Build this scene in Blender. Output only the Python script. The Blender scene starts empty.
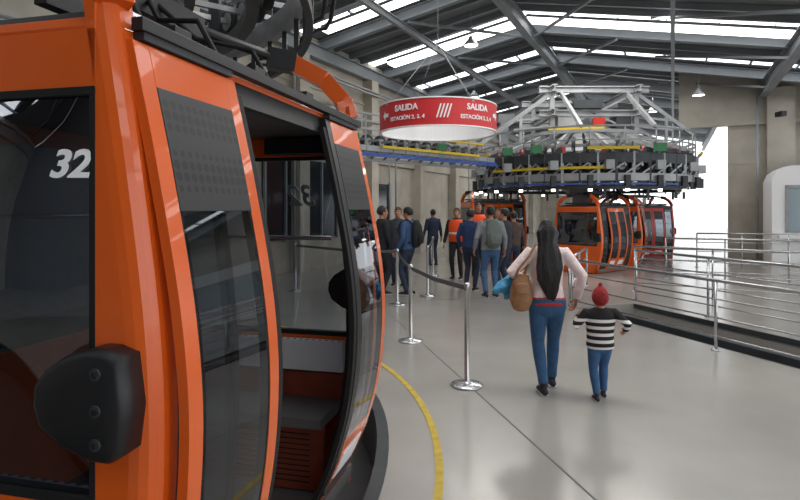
import bpy, bmesh, math, random
from mathutils import Vector, Matrix, noise as mn
random.seed(4)
scene = bpy.context.scene
try:
    scene.view_settings.view_transform = 'Standard'
except Exception:
    pass

# ------------------------------------------------------------------ materials
def C(r, g, b):
    f = lambda c: (c/255/12.92) if c/255 <= .04045 else ((c/255+.055)/1.055)**2.4
    return (f(r), f(g), f(b), 1)

def mat(name, col, rough=.5, metal=0, var=0, vs=4, bump=0, bs=20, coat=0, stretch=None, detail=4, rvar=0):
    m = bpy.data.materials.new(name); m.use_nodes = True
    nt = m.node_tree; n = nt.nodes; l = nt.links
    p = n['Principled BSDF']
    p.inputs['Base Color'].default_value = col
    p.inputs['Roughness'].default_value = rough
    p.inputs['Metallic'].default_value = metal
    if coat: p.inputs['Coat Weight'].default_value = coat
    tc = n.new('ShaderNodeTexCoord'); mp = n.new('ShaderNodeMapping')
    l.new(tc.outputs['Object'], mp.inputs[0])
    if stretch: mp.inputs['Scale'].default_value = stretch
    if var:
        t = n.new('ShaderNodeTexNoise'); t.inputs['Scale'].default_value = vs; t.inputs['Detail'].default_value = detail
        l.new(mp.outputs[0], t.inputs['Vector'])
        r = n.new('ShaderNodeValToRGB')
        r.color_ramp.elements[0].position = .3; r.color_ramp.elements[1].position = .7
        r.color_ramp.elements[0].color = tuple(min(1, c*(1-var)) for c in col[:3])+(1,)
        r.color_ramp.elements[1].color = tuple(min(1, c*(1+var)) for c in col[:3])+(1,)
        l.new(t.outputs['Fac'], r.inputs[0]); l.new(r.outputs[0], p.inputs['Base Color'])
        if rvar:
            mr = n.new('ShaderNodeMapRange'); mr.inputs[1].default_value = .3; mr.inputs[2].default_value = .7
            mr.inputs[3].default_value = rough-rvar; mr.inputs[4].default_value = rough+rvar
            l.new(t.outputs['Fac'], mr.inputs[0]); l.new(mr.outputs[0], p.inputs['Roughness'])
    if bump:
        t2 = n.new('ShaderNodeTexNoise'); t2.inputs['Scale'].default_value = bs; t2.inputs['Detail'].default_value = 3
        l.new(mp.outputs[0], t2.inputs['Vector'])
        b = n.new('ShaderNodeBump'); b.inputs['Strength'].default_value = bump; b.inputs['Distance'].default_value = .02
        l.new(t2.outputs['Fac'], b.inputs['Height']); l.new(b.outputs[0], p.inputs['Normal'])
    return m

def glass(name, tint, base=.05, k=.8):
    m = bpy.data.materials.new(name); m.use_nodes = True
    nt = m.node_tree; n = nt.nodes; l = nt.links
    n.remove(n['Principled BSDF']); out = n['Material Output']
    t = n.new('ShaderNodeBsdfTransparent'); t.inputs[0].default_value = tint
    g = n.new('ShaderNodeBsdfGlossy'); g.inputs['Roughness'].default_value = .02; g.inputs[0].default_value = (.92, .95, 1, 1)
    f = n.new('ShaderNodeLayerWeight'); f.inputs[0].default_value = .5
    pw = n.new('ShaderNodeMath'); pw.operation = 'POWER'; pw.inputs[1].default_value = 4
    a = n.new('ShaderNodeMath'); a.operation = 'MULTIPLY_ADD'; a.inputs[1].default_value = k; a.inputs[2].default_value = base; a.use_clamp = True
    mx = n.new('ShaderNodeMixShader')
    l.new(f.outputs['Facing'], pw.inputs[0]); l.new(pw.outputs[0], a.inputs[0]); l.new(a.outputs[0], mx.inputs[0])
    l.new(t.outputs[0], mx.inputs[1]); l.new(g.outputs[0], mx.inputs[2]); l.new(mx.outputs[0], out.inputs[0])
    return m

def emis(name, col, s):
    m = bpy.data.materials.new(name); m.use_nodes = True
    p = m.node_tree.nodes['Principled BSDF']
    p.inputs['Base Color'].default_value = col
    p.inputs['Emission Color'].default_value = col
    p.inputs['Emission Strength'].default_value = s
    return m

def perf(name, c1, c2, scale=45, th=.42):
    m = mat(name, c1, .5)
    nt = m.node_tree; n = nt.nodes; l = nt.links
    tc = n.new('ShaderNodeTexCoord'); v = n.new('ShaderNodeTexVoronoi')
    v.inputs['Scale'].default_value = scale; v.inputs['Randomness'].default_value = 0
    l.new(tc.outputs['Object'], v.inputs['Vector'])
    r = n.new('ShaderNodeValToRGB'); r.color_ramp.interpolation = 'CONSTANT'
    r.color_ramp.elements[0].color = c2; r.color_ramp.elements[1].color = c1; r.color_ramp.elements[1].position = th
    l.new(v.outputs['Distance'], r.inputs[0]); l.new(r.outputs[0], n['Principled BSDF'].inputs['Base Color'])
    return m

def striped(name, c1, c2, period):
    m = mat(name, c1, .9)
    nt = m.node_tree; n = nt.nodes; l = nt.links
    tc = n.new('ShaderNodeTexCoord'); s = n.new('ShaderNodeSeparateXYZ'); l.new(tc.outputs['Object'], s.inputs[0])
    d = n.new('ShaderNodeMath'); d.operation = 'DIVIDE'; d.inputs[1].default_value = period; l.new(s.outputs[2], d.inputs[0])
    f = n.new('ShaderNodeMath'); f.operation = 'FRACT'; l.new(d.outputs[0], f.inputs[0])
    g = n.new('ShaderNodeMath'); g.operation = 'GREATER_THAN'; g.inputs[1].default_value = .55; l.new(f.outputs[0], g.inputs[0])
    top = n.new('ShaderNodeMath'); top.operation = 'LESS_THAN'; top.inputs[1].default_value = .745; l.new(s.outputs[2], top.inputs[0])
    mu = n.new('ShaderNodeMath'); mu.operation = 'MULTIPLY'; l.new(g.outputs[0], mu.inputs[0]); l.new(top.outputs[0], mu.inputs[1])
    mx = n.new('ShaderNodeMix'); mx.data_type = 'RGBA'
    mx.inputs[6].default_value = c1; mx.inputs[7].default_value = c2
    l.new(mu.outputs[0], mx.inputs[0]); l.new(mx.outputs[2], n['Principled BSDF'].inputs['Base Color'])
    return m

M = {}
M['orange'] = mat('orange_paint', C(229, 97, 26), .26, 0, .06, 2.5, coat=.5, detail=8)
M['red'] = mat('red_paint', C(190, 42, 30), .35, coat=.3)
M['black'] = mat('black_plastic', C(28, 29, 32), .42, bump=.08, bs=200)
M['rubber'] = mat('rubber', C(18, 18, 19), .7)
M['tyre'] = mat('tyre', C(40, 41, 43), .65)
M['roofgrey'] = mat('roof_dark', C(45, 47, 50), .5)
M['dglass'] = glass('tinted_glass', (.36, .39, .42, 1), .06)
M['dglass2'] = glass('tinted_glass_end', (.12, .14, .19, 1), .15)
M['white'] = mat('white_paint', C(240, 241, 243), .5)
M['perfb'] = perf('perforated_black', C(40, 40, 44), C(14, 14, 16), 26)
M['perfw'] = perf('perforated_light', C(205, 208, 212), C(60, 62, 66), 22, .33)
M['seat'] = mat('seat_brown', C(122, 54, 34), .5, var=.15, vs=8)
M['seatk'] = mat('seat_grey', C(92, 90, 90), .5)
M['steel'] = mat('galvanised_steel', C(158, 161, 164), .45, .35, .15, 3)
M['sssteel'] = mat('stainless', C(190, 192, 195), .25, .9)
M['dsteel'] = mat('dark_steel', C(60, 64, 68), .5, .3, .2, 3)
M['beam'] = mat('roof_steel', C(136, 141, 146), .5, .1, .08, 2)
M['deck'] = mat('roof_deck', C(120, 123, 126), .6, .1, .1, 1.5)
M['concrete'] = mat('concrete', C(178, 172, 160), .8, 0, .16, 1.3, bump=.15, bs=30, detail=8)
M['floor'] = mat('polished_concrete', C(153, 150, 145), .2, 0, .10, .8, bump=.012, bs=5, detail=9)
M['joint'] = mat('joint', C(104, 102, 100), .8)
M['yellow'] = mat('yellow_paint', C(184, 158, 54), .6, 0, .2, 14)
M['ycable'] = mat('yellow_rail', C(215, 185, 40), .5)
M['blue'] = mat('blue_cable', C(56, 92, 172), .5)
M['green'] = mat('green_box', C(62, 128, 84), .5)
M['pit'] = mat('pit_dark', C(52, 53, 55), .8, var=.2)
M['redsign'] = mat('sign_red', C(204, 48, 52), .45)
M['sky_panel'] = emis('polycarbonate_panel', (.95, .98, 1, 1), 3.2)
M['lampglow'] = emis('lamp_diffuser', (1, .98, .94, 1), 4)

# ------------------------------------------------------------------ mesh helpers
def ring_loft(bm, rings, mi=0, cap=True, smooth=True, closed=True):
    vs = [[bm.verts.new(p) for p in r] for r in rings]
    n = len(vs[0])
    for i in range(len(vs)-1):
        for j in range(n if closed else n-1):
            k = (j+1) % n
            f = bm.faces.new((vs[i][j], vs[i][k], vs[i+1][k], vs[i+1][j]))
            f.material_index = mi; f.smooth = smooth
    if cap and closed:
        for r in (list(reversed(vs[0])), vs[-1]):
            f = bm.faces.new(r); f.material_index = mi; f.smooth = False
    return vs

def box(bm, c, s, mi=0, M4=None):
    x, y, z = s[0]/2, s[1]/2, s[2]/2
    P = [Vector((a*x, b*y, cc*z)) for cc in (-1, 1) for a, b in ((-1, -1), (1, -1), (1, 1), (-1, 1))]
    if M4: P = [M4 @ p for p in P]
    P = [p+Vector(c) for p in P]
    ring_loft(bm, [P[:4], P[4:]], mi, True, False)

def frame(d, side=None):
    d = d.normalized()
    up = Vector((0, 0, 1)) if side is None else side
    if abs(d.dot(up)) > .98: up = Vector((1, 0, 0)) if side is None else Vector((0, 1, .2))
    if side is None:
        a = d.cross(up).normalized(); b = a.cross(d).normalized()
    else:
        a = (up-d*up.dot(d)).normalized(); b = d.cross(a).normalized()
    return a, b

def beam(bm, p0, p1, w, h, mi=0):
    p0 = Vector(p0); p1 = Vector(p1); a, b = frame(p1-p0)
    R = []
    for p in (p0, p1):
        R.append([p+a*sx*w/2+b*sy*h/2 for sx, sy in ((-1, -1), (1, -1), (1, 1), (-1, 1))])
    ring_loft(bm, R, mi, True, False)

def ibeam(bm, p0, p1, w, h, mi=0):
    p0 = Vector(p0); p1 = Vector(p1); a, b = frame(p1-p0)
    t = .03
    beam(bm, p0+b*(h/2-t/2), p1+b*(h/2-t/2), w, t, mi)
    beam(bm, p0-b*(h/2-t/2), p1-b*(h/2-t/2), w, t, mi)
    beam(bm, p0, p1, .025, h-2*t, mi)

def cyl(bm, p0, p1, r, n=12, mi=0, r2=None):
    p0 = Vector(p0); p1 = Vector(p1); a, b = frame(p1-p0)
    R = []
    for p, q in ((p0, r), (p1, r if r2 is None else r2)):
        R.append([p+a*q*math.cos(2*math.pi*i/n)+b*q*math.sin(2*math.pi*i/n) for i in range(n)])
    ring_loft(bm, R, mi)

def lathe(bm, c, prof, n=24, mi=0):
    c = Vector(c)
    ring_loft(bm, [[c+Vector((r*math.cos(2*math.pi*i/n), r*math.sin(2*math.pi*i/n), z)) for i in range(n)] for r, z in prof], mi)

def tire(bm, c, axis, r, w, mi=0, hub=None, n=18):
    c = Vector(c); ax = Vector(axis).normalized(); a, b = frame(ax)
    prof = [(r*.6, -w/2), (r*.93, -w/2), (r, -w/4), (r, w/4), (r*.93, w/2), (r*.6, w/2)]
    ring_loft(bm, [[c+ax*z+a*q*math.cos(2*math.pi*i/n)+b*q*math.sin(2*math.pi*i/n) for i in range(n)] for q, z in prof], mi)
    if hub is not None: cyl(bm, c-ax*w*.6, c+ax*w*.6, r*.5, 10, hub)

def tube(bm, pts, r, n=8, mi=0):
    pts = [Vector(p) for p in pts]; R = []
    for i, p in enumerate(pts):
        d = (pts[min(i+1, len(pts)-1)]-pts[max(i-1, 0)])
        a, b = frame(d)
        R.append([p+a*r*math.cos(2*math.pi*k/n)+b*r*math.sin(2*math.pi*k/n) for k in range(n)])
    ring_loft(bm, R, mi)

def ring_box(bm, c, r0, r1, z0, z1, a0=0, a1=360, n=48, mi=0):
    R = []; cx, cy = c; full = abs(a1-a0) >= 360
    m = n if full else n+1
    for i in range(m):
        t = math.radians(a0+(a1-a0)*i/n); cs, sn = math.cos(t), math.sin(t)
        R.append([Vector((cx+r*cs, cy+r*sn, z)) for r, z in ((r0, z0), (r1, z0), (r1, z1), (r0, z1))])
    if full: R.append([v.copy() for v in R[0]])
    ring_loft(bm, R, mi, not full, False)

def limb(bm, pts, radii, side=Vector((1, 0, 0)), n=14, mi=0, round0=True, round1=True):
    pts = [Vector(p) for p in pts]
    rad = [(r, r) if not isinstance(r, tuple) else r for r in radii]
    T = []
    for i in range(len(pts)):
        T.append((pts[min(i+1, len(pts)-1)]-pts[max(i-1, 0)]).normalized())
    P = list(zip(pts, rad, T))
    def capl(p, r, t, s):
        q = min(r); return [(p+t*s*q*k, (r[0]*f, r[1]*f), t) for k, f in ((.5, .87), (.85, .52), (.98, .2))]
    if round0: P = list(reversed(capl(*P[0], -1)))+P
    if round1: P = P+capl(pts[-1], rad[-1], T[-1], 1)
    R = []
    for p, r, t in P:
        a, b = frame(t, side)
        R.append([p+a*r[0]*math.cos(2*math.pi*k/n)+b*r[1]*math.sin(2*math.pi*k/n) for k in range(n)])
    ring_loft(bm, R, mi)

def ellipsoid(bm, c, r, mi=0, u=14, v=9):
    c = Vector(c); R = []
    for j in range(1, v):
        t = math.pi*j/v
        R.append([c+Vector((r[0]*math.sin(t)*math.cos(2*math.pi*i/u), r[1]*math.sin(t)*math.sin(2*math.pi*i/u), -r[2]*math.cos(t))) for i in range(u)])
    ring_loft(bm, R, mi)

def mk(name, bm, mats, parent=None, bevel=0, recalc=True):
    if recalc: bmesh.ops.recalc_face_normals(bm, faces=bm.faces)
    me = bpy.data.meshes.new(name); bm.to_mesh(me); bm.free()
    for m in mats: me.materials.append(m)
    o = bpy.data.objects.new(name, me); scene.collection.objects.link(o)
    if parent: o.parent = parent
    if bevel:
        b = o.modifiers.new('bevel', 'BEVEL'); b.width = bevel; b.segments = 2; b.limit_method = 'ANGLE'
    return o

def empty(name, loc=(0, 0, 0), rz=0, s=1):
    e = bpy.data.objects.new(name, None); e.location = loc; e.rotation_euler = (0, 0, rz); e.scale = (s, s, s)
    e.empty_display_size = .2
    scene.collection.objects.link(e); return e

def text_mesh(s, size, ext=.002, shear=0, align='CENTER'):
    c = bpy.data.curves.new('t', 'FONT'); c.body = s; c.size = size; c.extrude = ext; c.shear = shear; c.align_x = align; c.offset = size*.025
    o = bpy.data.objects.new('t', c); scene.collection.objects.link(o)
    dg = bpy.context.evaluated_depsgraph_get()
    me = bpy.data.meshes.new_from_object(o.evaluated_get(dg)); bpy.data.objects.remove(o); return me

def add_text(bm, s, size, M4, mi, shear=0, fn=None, align='CENTER'):
    me = text_mesh(s, size, .002, shear, align)
    for p in me.polygons: p.material_index = mi
    n0 = len(bm.verts); bm.from_mesh(me); bm.verts.ensure_lookup_table()
    for v in bm.verts[n0:]:
        v.co = fn(v.co) if fn else M4 @ v.co
    bpy.data.meshes.remove(me)

# ------------------------------------------------------------------ hall frame
def H(U, v, z): return Vector((.438*U+.899*v, .899*U-.438*v, z))
VR = -3.98
def zr(v): return 7.67-.18*(VR-v) if v < VR else 7.67-.2*(v-VR)
Z = Vector((0, 0, 1))

# floor with trenches (boolean applied)
CX, CY = -5.1, 4.06
FC, FS = (6, 15, -.25), (56, 66, .5)
bm = bmesh.new(); box(bm, FC, FS); fl = mk('floor', bm, [M['floor']])
cut1 = bmesh.new(); lathe(cut1, (CX, CY, 0), [(4.95, -.7), (4.95, .2)], 128); c1 = mk('c1', cut1, [M['pit']])
A = Vector((2.95, 9.6, 0)); rd = Vector((.327, -.945, 0)); rn = Vector((.945, .327, 0))
cut2 = bmesh.new()
q = [A+rn*.15-rd*.2, A+rn*1.5-rd*.2, A+rn*1.5+rd*9, A+rn*.15+rd*9]
ring_loft(cut2, [[p+Vector((0, 0, -.7)) for p in q], [p+Vector((0, 0, .2)) for p in q]], 0, True, False)
c2 = mk('c2', cut2, [M['pit']])
for c in (c1, c2):
    b = fl.modifiers.new('b', 'BOOLEAN'); b.object = c; b.operation = 'DIFFERENCE'; b.solver = 'EXACT'
dg = bpy.context.evaluated_depsgraph_get()
me = bpy.data.meshes.new_from_object(fl.evaluated_get(dg)); fl.modifiers.clear(); fl.data = me
fl.data.materials.clear(); fl.data.materials.append(M['floor'])
for p in fl.data.polygons: p.material_index = 0
bpy.data.objects.remove(c1); bpy.data.objects.remove(c2)
bm = bmesh.new(); box(bm, (FC[0], FC[1], -.62), (FS[0], FS[1], .2)); mk('floor_trench_bottom', bm, [M['pit']])
bm = bmesh.new(); lathe(bm, (CX, CY, 0), [(2.9, -.52), (2.9, 0)], 64); mk('floor_carousel_island', bm, [M['floor']])
bm = bmesh.new(); ring_box(bm, (CX, CY), 4.93, 5.02, -.5, .006, 0, 360, 128); mk('trim_1', bm, [M['dsteel']])
bm = bmesh.new(); ring_box(bm, (CX, CY), 5.345, 5.40, .001, .005, -75, 62, 90); mk('yellow_floor_line', bm, [M['yellow']])
bm = bmesh.new()
jd = Vector((.221, -.975, 0)); jn = Vector((.975, .221, 0)); j0 = Vector((.37, 6.9, .0015))
for k in range(0, 5):
    p = j0+jn*k*4.2
    s, e = (-9, 3.8) if k == 0 else (-14, 8)
    if k == 1: s, e = -12, -4
    beam(bm, p+jd*s, p+jd*e, .013, .003)
for k in (-3, -2, -1):
    p = j0+jd*k*3.6
    beam(bm, p, p+jn*2.0, .012, .003)
mk('floor_joint_lines', bm, [M['joint']])
bm = bmesh.new()
for a in (.12, 1.5):
    beam(bm, A+rn*a-rd*.2+Vector((0, 0, -.04)), A+rn*a+rd*9+Vector((0, 0, -.04)), .04, .07)
for k in range(8):
    pp = A+rn*.8+rd*(k*1.2); box(bm, pp+Vector((0, 0, -.35)), (.15, .8, .2), 0)
beam(bm, A+rn*.55+Vector((0, 0, -.2)), A+rn*.55+rd*9+Vector((0, 0, -.2)), .08, .1)
beam(bm, A+rn*1.1+Vector((0, 0, -.2)), A+rn*1.1+rd*9+Vector((0, 0, -.2)), .08, .1)
mk('trench_guide_rails', bm, [M['dsteel']])

# ceiling deck + skylights
U0 = -12
SKY = {-7: .5, -3: .5, 1: .5, 5: .45, 9: .4, 13: .2, 17: .25, 21: .40, 25: .16, 29: .28, 33: .16, 37: .3, 41: .2}
sky_us = sorted(SKY)
def sw(u): return SKY[u]
bm = bmesh.new(); bs_ = bmesh.new()
def deck_strip(b, u0, u1, va, vb, zo=0, mi=0, th=.05):
    segs = [va]+([VR] if va < VR < vb else [])+[vb]
    for a, c in zip(segs[:-1], segs[1:]):
        lo = [H(u0, a, zr(a)+zo), H(u1, a, zr(a)+zo), H(u1, c, zr(c)+zo), H(u0, c, zr(c)+zo)]
        ring_loft(b, [lo, [p+Vector((0, 0, th)) for p in lo]], mi, True, False)
u = U0
for s in sky_us+[None]:
    e = 45 if s is None else s-sw(s)
    vb = 9 if u < 23 else 2.2
    if u < 23 < e:
        deck_strip(bm, u, 23.2, -9.5, 9); deck_strip(bm, 23.2, e, -9.5, 2.2)
    else: deck_strip(bm, u, e, -9.5, vb)
    if s is not None:
        vb = 9 if s < 23 else 2.2
        deck_strip(bs_, s-sw(s), s+sw(s), -9.5, vb, .02, 0, .03)
        u = s+sw(s)
mk('ceiling', bm, [M['deck']])
mk('ceiling_skylights', bs_, [M['sky_panel']])
bm = bmesh.new()
def roofline(u, va, vb, w, h, drop, i=False, b=None, mi=0):
    b = b or bm
    segs = [va]+([VR] if va < VR < vb else [])+[vb]
    for a, c in zip(segs[:-1], segs[1:]):
        (ibeam if i else beam)(b, H(u, a, zr(a)-drop), H(u, c, zr(c)-drop), w, h, mi)
for s in sky_us:
    vb = 9 if s < 23 else 2.2
    roofline(s+.8, -9.4, vb, .18, .30, .2, True)
    for k in (1.6, 2.5, 3.2):
        roofline(s+k, -9.4, vb if s+k < 23 else 2.2, .08, .16, .09)
    if s != 17:
        v = -9
        while v < vb:
            beam(bm, H(s-sw(s), v, zr(v)-.01), H(s+sw(s), v, zr(v)-.01), .07, .05); v += 1.25
for v, w, h, e in ((VR, .22, .42, 45), (2.8, .26, .45, 23), (-9.2, .2, .4, 45), (.0, .1, .2, 45), (1.9, .2, .4, 45), (-6.6, .1, .2, 45)):
    ibeam(bm, H(U0 if v != 1.9 else 23, v, zr(v)-.5), H(e, v, zr(v)-.5), w, h)
for s in sky_us:
    if s < 22:
        beam(bm, H(s+.8, -6.5, zr(-6.5)-.4), H(s+4.7, VR, zr(VR)-.55), .07, .07)
        beam(bm, H(s+.8, -1.5, zr(-1.5)-.4), H(s+4.7, VR, zr(VR)-.55), .07, .07)
        beam(bm, H(s+.8, 2.8, zr(2.8)-.6), H(s+2.8, -.5, zr(-.5)-.35), .07, .07)
mk('ceiling_beams', bm, [M['beam']])
for s, w_ in ((13, .34), (17, .56)):
    bm = bmesh.new()
    segs = [(-8.6, VR-.05), (VR+.05, 8.6)]
    for a, c in segs:
        beam(bm, H(s-.1, a, zr(a)-.17), H(s-.1, c, zr(c)-.17), w_, .08, 0)
        beam(bm, H(s-.1, a+.03, zr(a)-.24), H(s-.1, c-.03, zr(c)-.24), w_-.04, .09, 1)
        nn = int((c-a)/1.2)
        for i in range(nn+1):
            v = a+.05+(c-a-.1)*i/max(1, nn); beam(bm, H(s-.1, v, zr(v)-.14), H(s-.1, v, zr(v)+.02), .03, .03, 0)
    mk('strip_light', bm, [M['steel'], M['lampglow']])
for (U, v) in ((15.3, -5.2), (24.5, 1.5), (22, .8), (27, -.8), (21, -7)):
    bm = bmesh.new(); z = zr(v)-.5-.55
    cyl(bm, H(U, v, zr(v)-.05), H(U, v, z+.2), .012, 8, 0)
    lathe(bm, H(U, v, z), [(.2, 0), (.22, .02), (.12, .14), (.07, .2), (.05, .26)], 20, 0)
    lathe(bm, H(U, v, z), [(.19, -.01), (.18, .01)], 20, 1)
    mk('pendant_lamp', bm, [M['steel'], M['lampglow']])

# left wall
bm = bmesh.new()
def hbox(bm, u0, u1, v0, v1, z0, z1, mi=0):
    lo = [H(u0, v0, z0), H(u1, v0, z0), H(u1, v1, z0), H(u0, v1, z0)]
    ring_loft(bm, [lo, [Vector((p.x, p.y, z1)) for p in lo]], mi, True, False)
hbox(bm, U0, 45, -9.7, -9.35, 0, zr(-9.5)+.0)
for U in range(8, 45, 4):
    hbox(bm, U+.35, U+.8, -9.38, -9.0, 0, zr(-9.2)-.72)
hbox(bm, 2, 45, -9.37, -9.25, 3.3, 3.7)
hbox(bm, 2, 45, -9.37, -9.3, 5.2, 5.25)
mk('wall_left', bm, [M['concrete']])
bm = bmesh.new()
hbox(bm, 11.2, 14.6, -9.36, -9.3, .9, 3.1, 0)
for k in range(5): hbox(bm, 11.2+k*.85, 11.26+k*.85, -9.31, -9.24, .85, 3.1, 1)
hbox(bm, 15.2, 18.2, -9.36, -9.3, 0.05, 2.6, 0)
for k in range(4): hbox(bm, 15.2+k*.98, 15.28+k*.98, -9.31, -9.22, .0, 2.65, 1)
mk('window_1', bm, [mat('dark_pane', C(40, 46, 52), .12), M['steel']])
bm = bmesh.new()
for z in (5.5, 5.6, 4.6):
    cyl(bm, H(4, -8.95, z), H(40, -8.95, z), .035, 8)
for U in (12, 17.5, 18, 26):
    cyl(bm, H(U, -8.93, .1), H(U, -8.93, 5.5), .03, 8)
for U in (14, 22, 30):
    beam(bm, H(U, -8.9, 4.9), H(U+.6, -8.9, 4.9), .2, .3)
mk('wall_conduits', bm, [M['steel']])
bm = bmesh.new()
hbox(bm, 44.6, 45, -9.4, -6.5, 0, zr(-9)-.3)
for v in (-4.5, -2): hbox(bm, 44.6, 44.9, v, v+.25, 0, zr(v)-.1)
mk('wall_back', bm, [M['concrete']])
bm = bmesh.new()
hbox(bm, U0-.3, U0, -9.7, 9, 0, 5.0)
ring_loft(bm, [[H(U0-.3, -9.7, 5), H(U0-.3, 9, 5), H(U0-.3, 9, 5.1), H(U0-.3, VR, 7.7), H(U0-.3, -9.7, 6.6)], [H(U0, -9.7, 5), H(U0, 9, 5), H(U0, 9, 5.1), H(U0, VR, 7.7), H(U0, -9.7, 6.6)]], 0, True, False)
mk('wall_front', bm, [mat('painted_block', C(105, 106, 108), .7, var=.1, vs=2)])
# right end wall
bm = bmesh.new()
def wallp(v0, v1, z0):
    a, b = 23.0, 23.4
    r = [[H(a, v0, z0), H(a, v1, z0), H(a, v1, zr(v1)-.02), H(a, v0, zr(v0)-.02)], [H(b, v0, z0), H(b, v1, z0), H(b, v1, zr(v1)-.02), H(b, v0, zr(v0)-.02)]]
    ring_loft(bm, r, 0, True, False)
wallp(1.78, 9, 0); wallp(.2, 1.78, 4.7)
hbox(bm, 22.7, 23.05, 2.9, 3.7, 0, zr(3.3)-.35)
hbox(bm, 22.85, 23.05, .2, 9, 4.65, 4.8)
hbox(bm, 22.98, 23.05, 1.75, 9, 3.3, 3.36)
mk('wall_right', bm, [M['concrete']])
bm = bmesh.new()
for v in (2.6, 4.2, 4.35): cyl(bm, H(22.6, v, 0.0), H(22.6, v, 5.6), .04, 8)
cyl(bm, H(22.5, 3.9, 4.75), H(22.5, 4.1, 4.75), .14, 14)
mk('wall_downpipes', bm, [M['steel']])
bm = bmesh.new(); cyl(bm, H(22.6, 3.2, 4.9), H(22.2, 3.2, 4.9), .03, 8); box(bm, H(22.1, 3.2, 4.85), (.18, .34, .16))
mk('security_camera', bm, [M['black']], bevel=.02)
# control booth
E = empty('control_booth')
bm = bmesh.new()
u0, u1, v0, v1, zt = 20.6, 22.5, 2.75, 7.5, 3.05
prof = [(v0, 0), (v0, zt-.45), (v0+.1, zt-.2), (v0+.3, zt-.04), (v0+.5, zt), (v1, zt), (v1, 0)]
ring_loft(bm, [[H(u0, a, z) for a, z in prof], [H(u1, a, z) for a, z in prof]], 0, True, False)
def vrect(u, a, b, z0, z1, t, mi):
    for (p, q_, r, s) in ((a, b, z0, z0+t), (a, b, z1-t, z1), (a, a+t, z0, z1), (b-t, b, z0, z1)):
        hbox(bm, u-.05, u+.02, p, q_, r, s, mi)
vrect(u0, 3.1, 6.9, 1.0, 2.45, .09, 1)
for a in (4.4, 5.6): hbox(bm, u0-.04, u0+.01, a, a+.06, 1.0, 2.45, 1)
hbox(bm, u0-.02, u0+.01, 3.15, 6.85, 1.05, 2.4, 2)
hbox(bm, u0-.25, u0-.0, 2.9, 7.2, .82, .92, 0)
mk('booth_body', bm, [M['white'], M['steel'], mat('booth_pane', C(150, 168, 176), .08)], E)

# ------------------------------------------------------------------ railings
def railing(name, p0, p1, h, nb, posts, r=.02):
    e = empty(name); bm = bmesh.new(); p0 = Vector(p0); p1 = Vector(p1)
    cyl(bm, p0+Z*h, p1+Z*h, r*1.15, 10)
    for k in range(nb): cyl(bm, p0+Z*(h-(k+1)*h*.8/(nb)), p1+Z*(h-(k+1)*h*.8/(nb)), r*.55, 8)
    for i in range(posts):
        p = p0.lerp(p1, i/(posts-1)); cyl(bm, p, p+Z*h, r, 10); lathe(bm, p, [(.055, 0), (.055, .012), (.03, .02)], 14)
    mk('rails', bm, [M['sssteel']], e); return e
railing('safety_railing', A, A+rd*8.6, .86, 3, 4)
railing('safety_railing', A+rn*1.72-rd*.4, A+rn*1.72+rd*6, .95, 3, 5)
railing('safety_railing', (4.9, 11.7, 0), (9.6, 8.4, 0), .95, 3, 5)
railing('safety_railing', (6.6, 13.9, 0), (12.5, 11.4, 0), 1.0, 3, 6)
railing('safety_railing', (2.95, 9.75, 0), (4.2, 12.6, 0), .86, 3, 3)
railing('safety_railing', (8.8, 16.6, 0), (13.4, 15.4, 0), 1.0, 3, 5)

# ------------------------------------------------------------------ queue posts
def qpost(x, y):
    bm = bmesh.new()
    lathe(bm, (x, y, 0), [(.16, 0), (.165, .008), (.155, .02), (.09, .032), (.04, .04), (.026, .06), (.026, .93), (.032, .935), (.032, 1.0), (.026, 1.01), (.012, 1.015)], 28)
    mk('queue_barrier_post', bm, [M['sssteel']])
qp = [(.66, 5.52), (.14, 7.35), (-.05, 10.1), (.55, 11.1), (-2.2, 11.8), (.85, 14.5), (-.6, 14.0)]
for p in qp: qpost(*p)
bm = bmesh.new()
def belt(a, b):
    a = Vector((*a, .96)); b = Vector((*b, .96)); m = (a+b)/2-Vector((0, 0, .03))
    d = (b-a).normalized()*.034
    beam(bm, a+d, m, .004, .05); beam(bm, m, b-d, .004, .05)
belt(qp[0], qp[1]); belt(qp[1], qp[2]); belt(qp[2], qp[4]); belt(qp[3], qp[5])
mk('queue_barrier_belts', bm, [mat('belt_grey', C(95, 98, 105), .8)])

# ------------------------------------------------------------------ gondola
BZ = [(-.4, -.16), (-.1, -.085), (.05, -.045), (.3, .04), (.65, .115), (1.05, .145), (1.4, .13), (1.85, .07), (2.27, 0), (2.6, -.05), (2.9, -.1)]
def bulge(z):
    for i in range(1, len(BZ)-2):
        if z <= BZ[i+1][0]:
            z0, z1 = BZ[i][0], BZ[i+1][0]; t = (z-z0)/(z1-z0)
            m0 = (BZ[i+1][1]-BZ[i-1][1])/(BZ[i+1][0]-BZ[i-1][0])*(z1-z0)
            m1 = (BZ[i+2][1]-BZ[i][1])/(BZ[i+2][0]-BZ[i][0])*(z1-z0)
            return (2*t**3-3*t*t+1)*BZ[i][1]+(t**3-2*t*t+t)*m0+(-2*t**3+3*t*t)*BZ[i+1][1]+(t**3-t*t)*m1
    return BZ[-2][1]
ZL = [-.08+.0783*i for i in range(31)]
L, WD = 2.25, 1.75
LW = .57
def ebow(y, z):
    yn = abs(y-WD/2)/(WD/2-.05); zn = (z-1.49)/.61
    return .075*max(0, 1-yn**8)*max(0, 1-zn*zn)
def zlev(z0, z1): return [z0]+[z for z in ZL if z0+.005 < z < z1-.005]+[z1]
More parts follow.
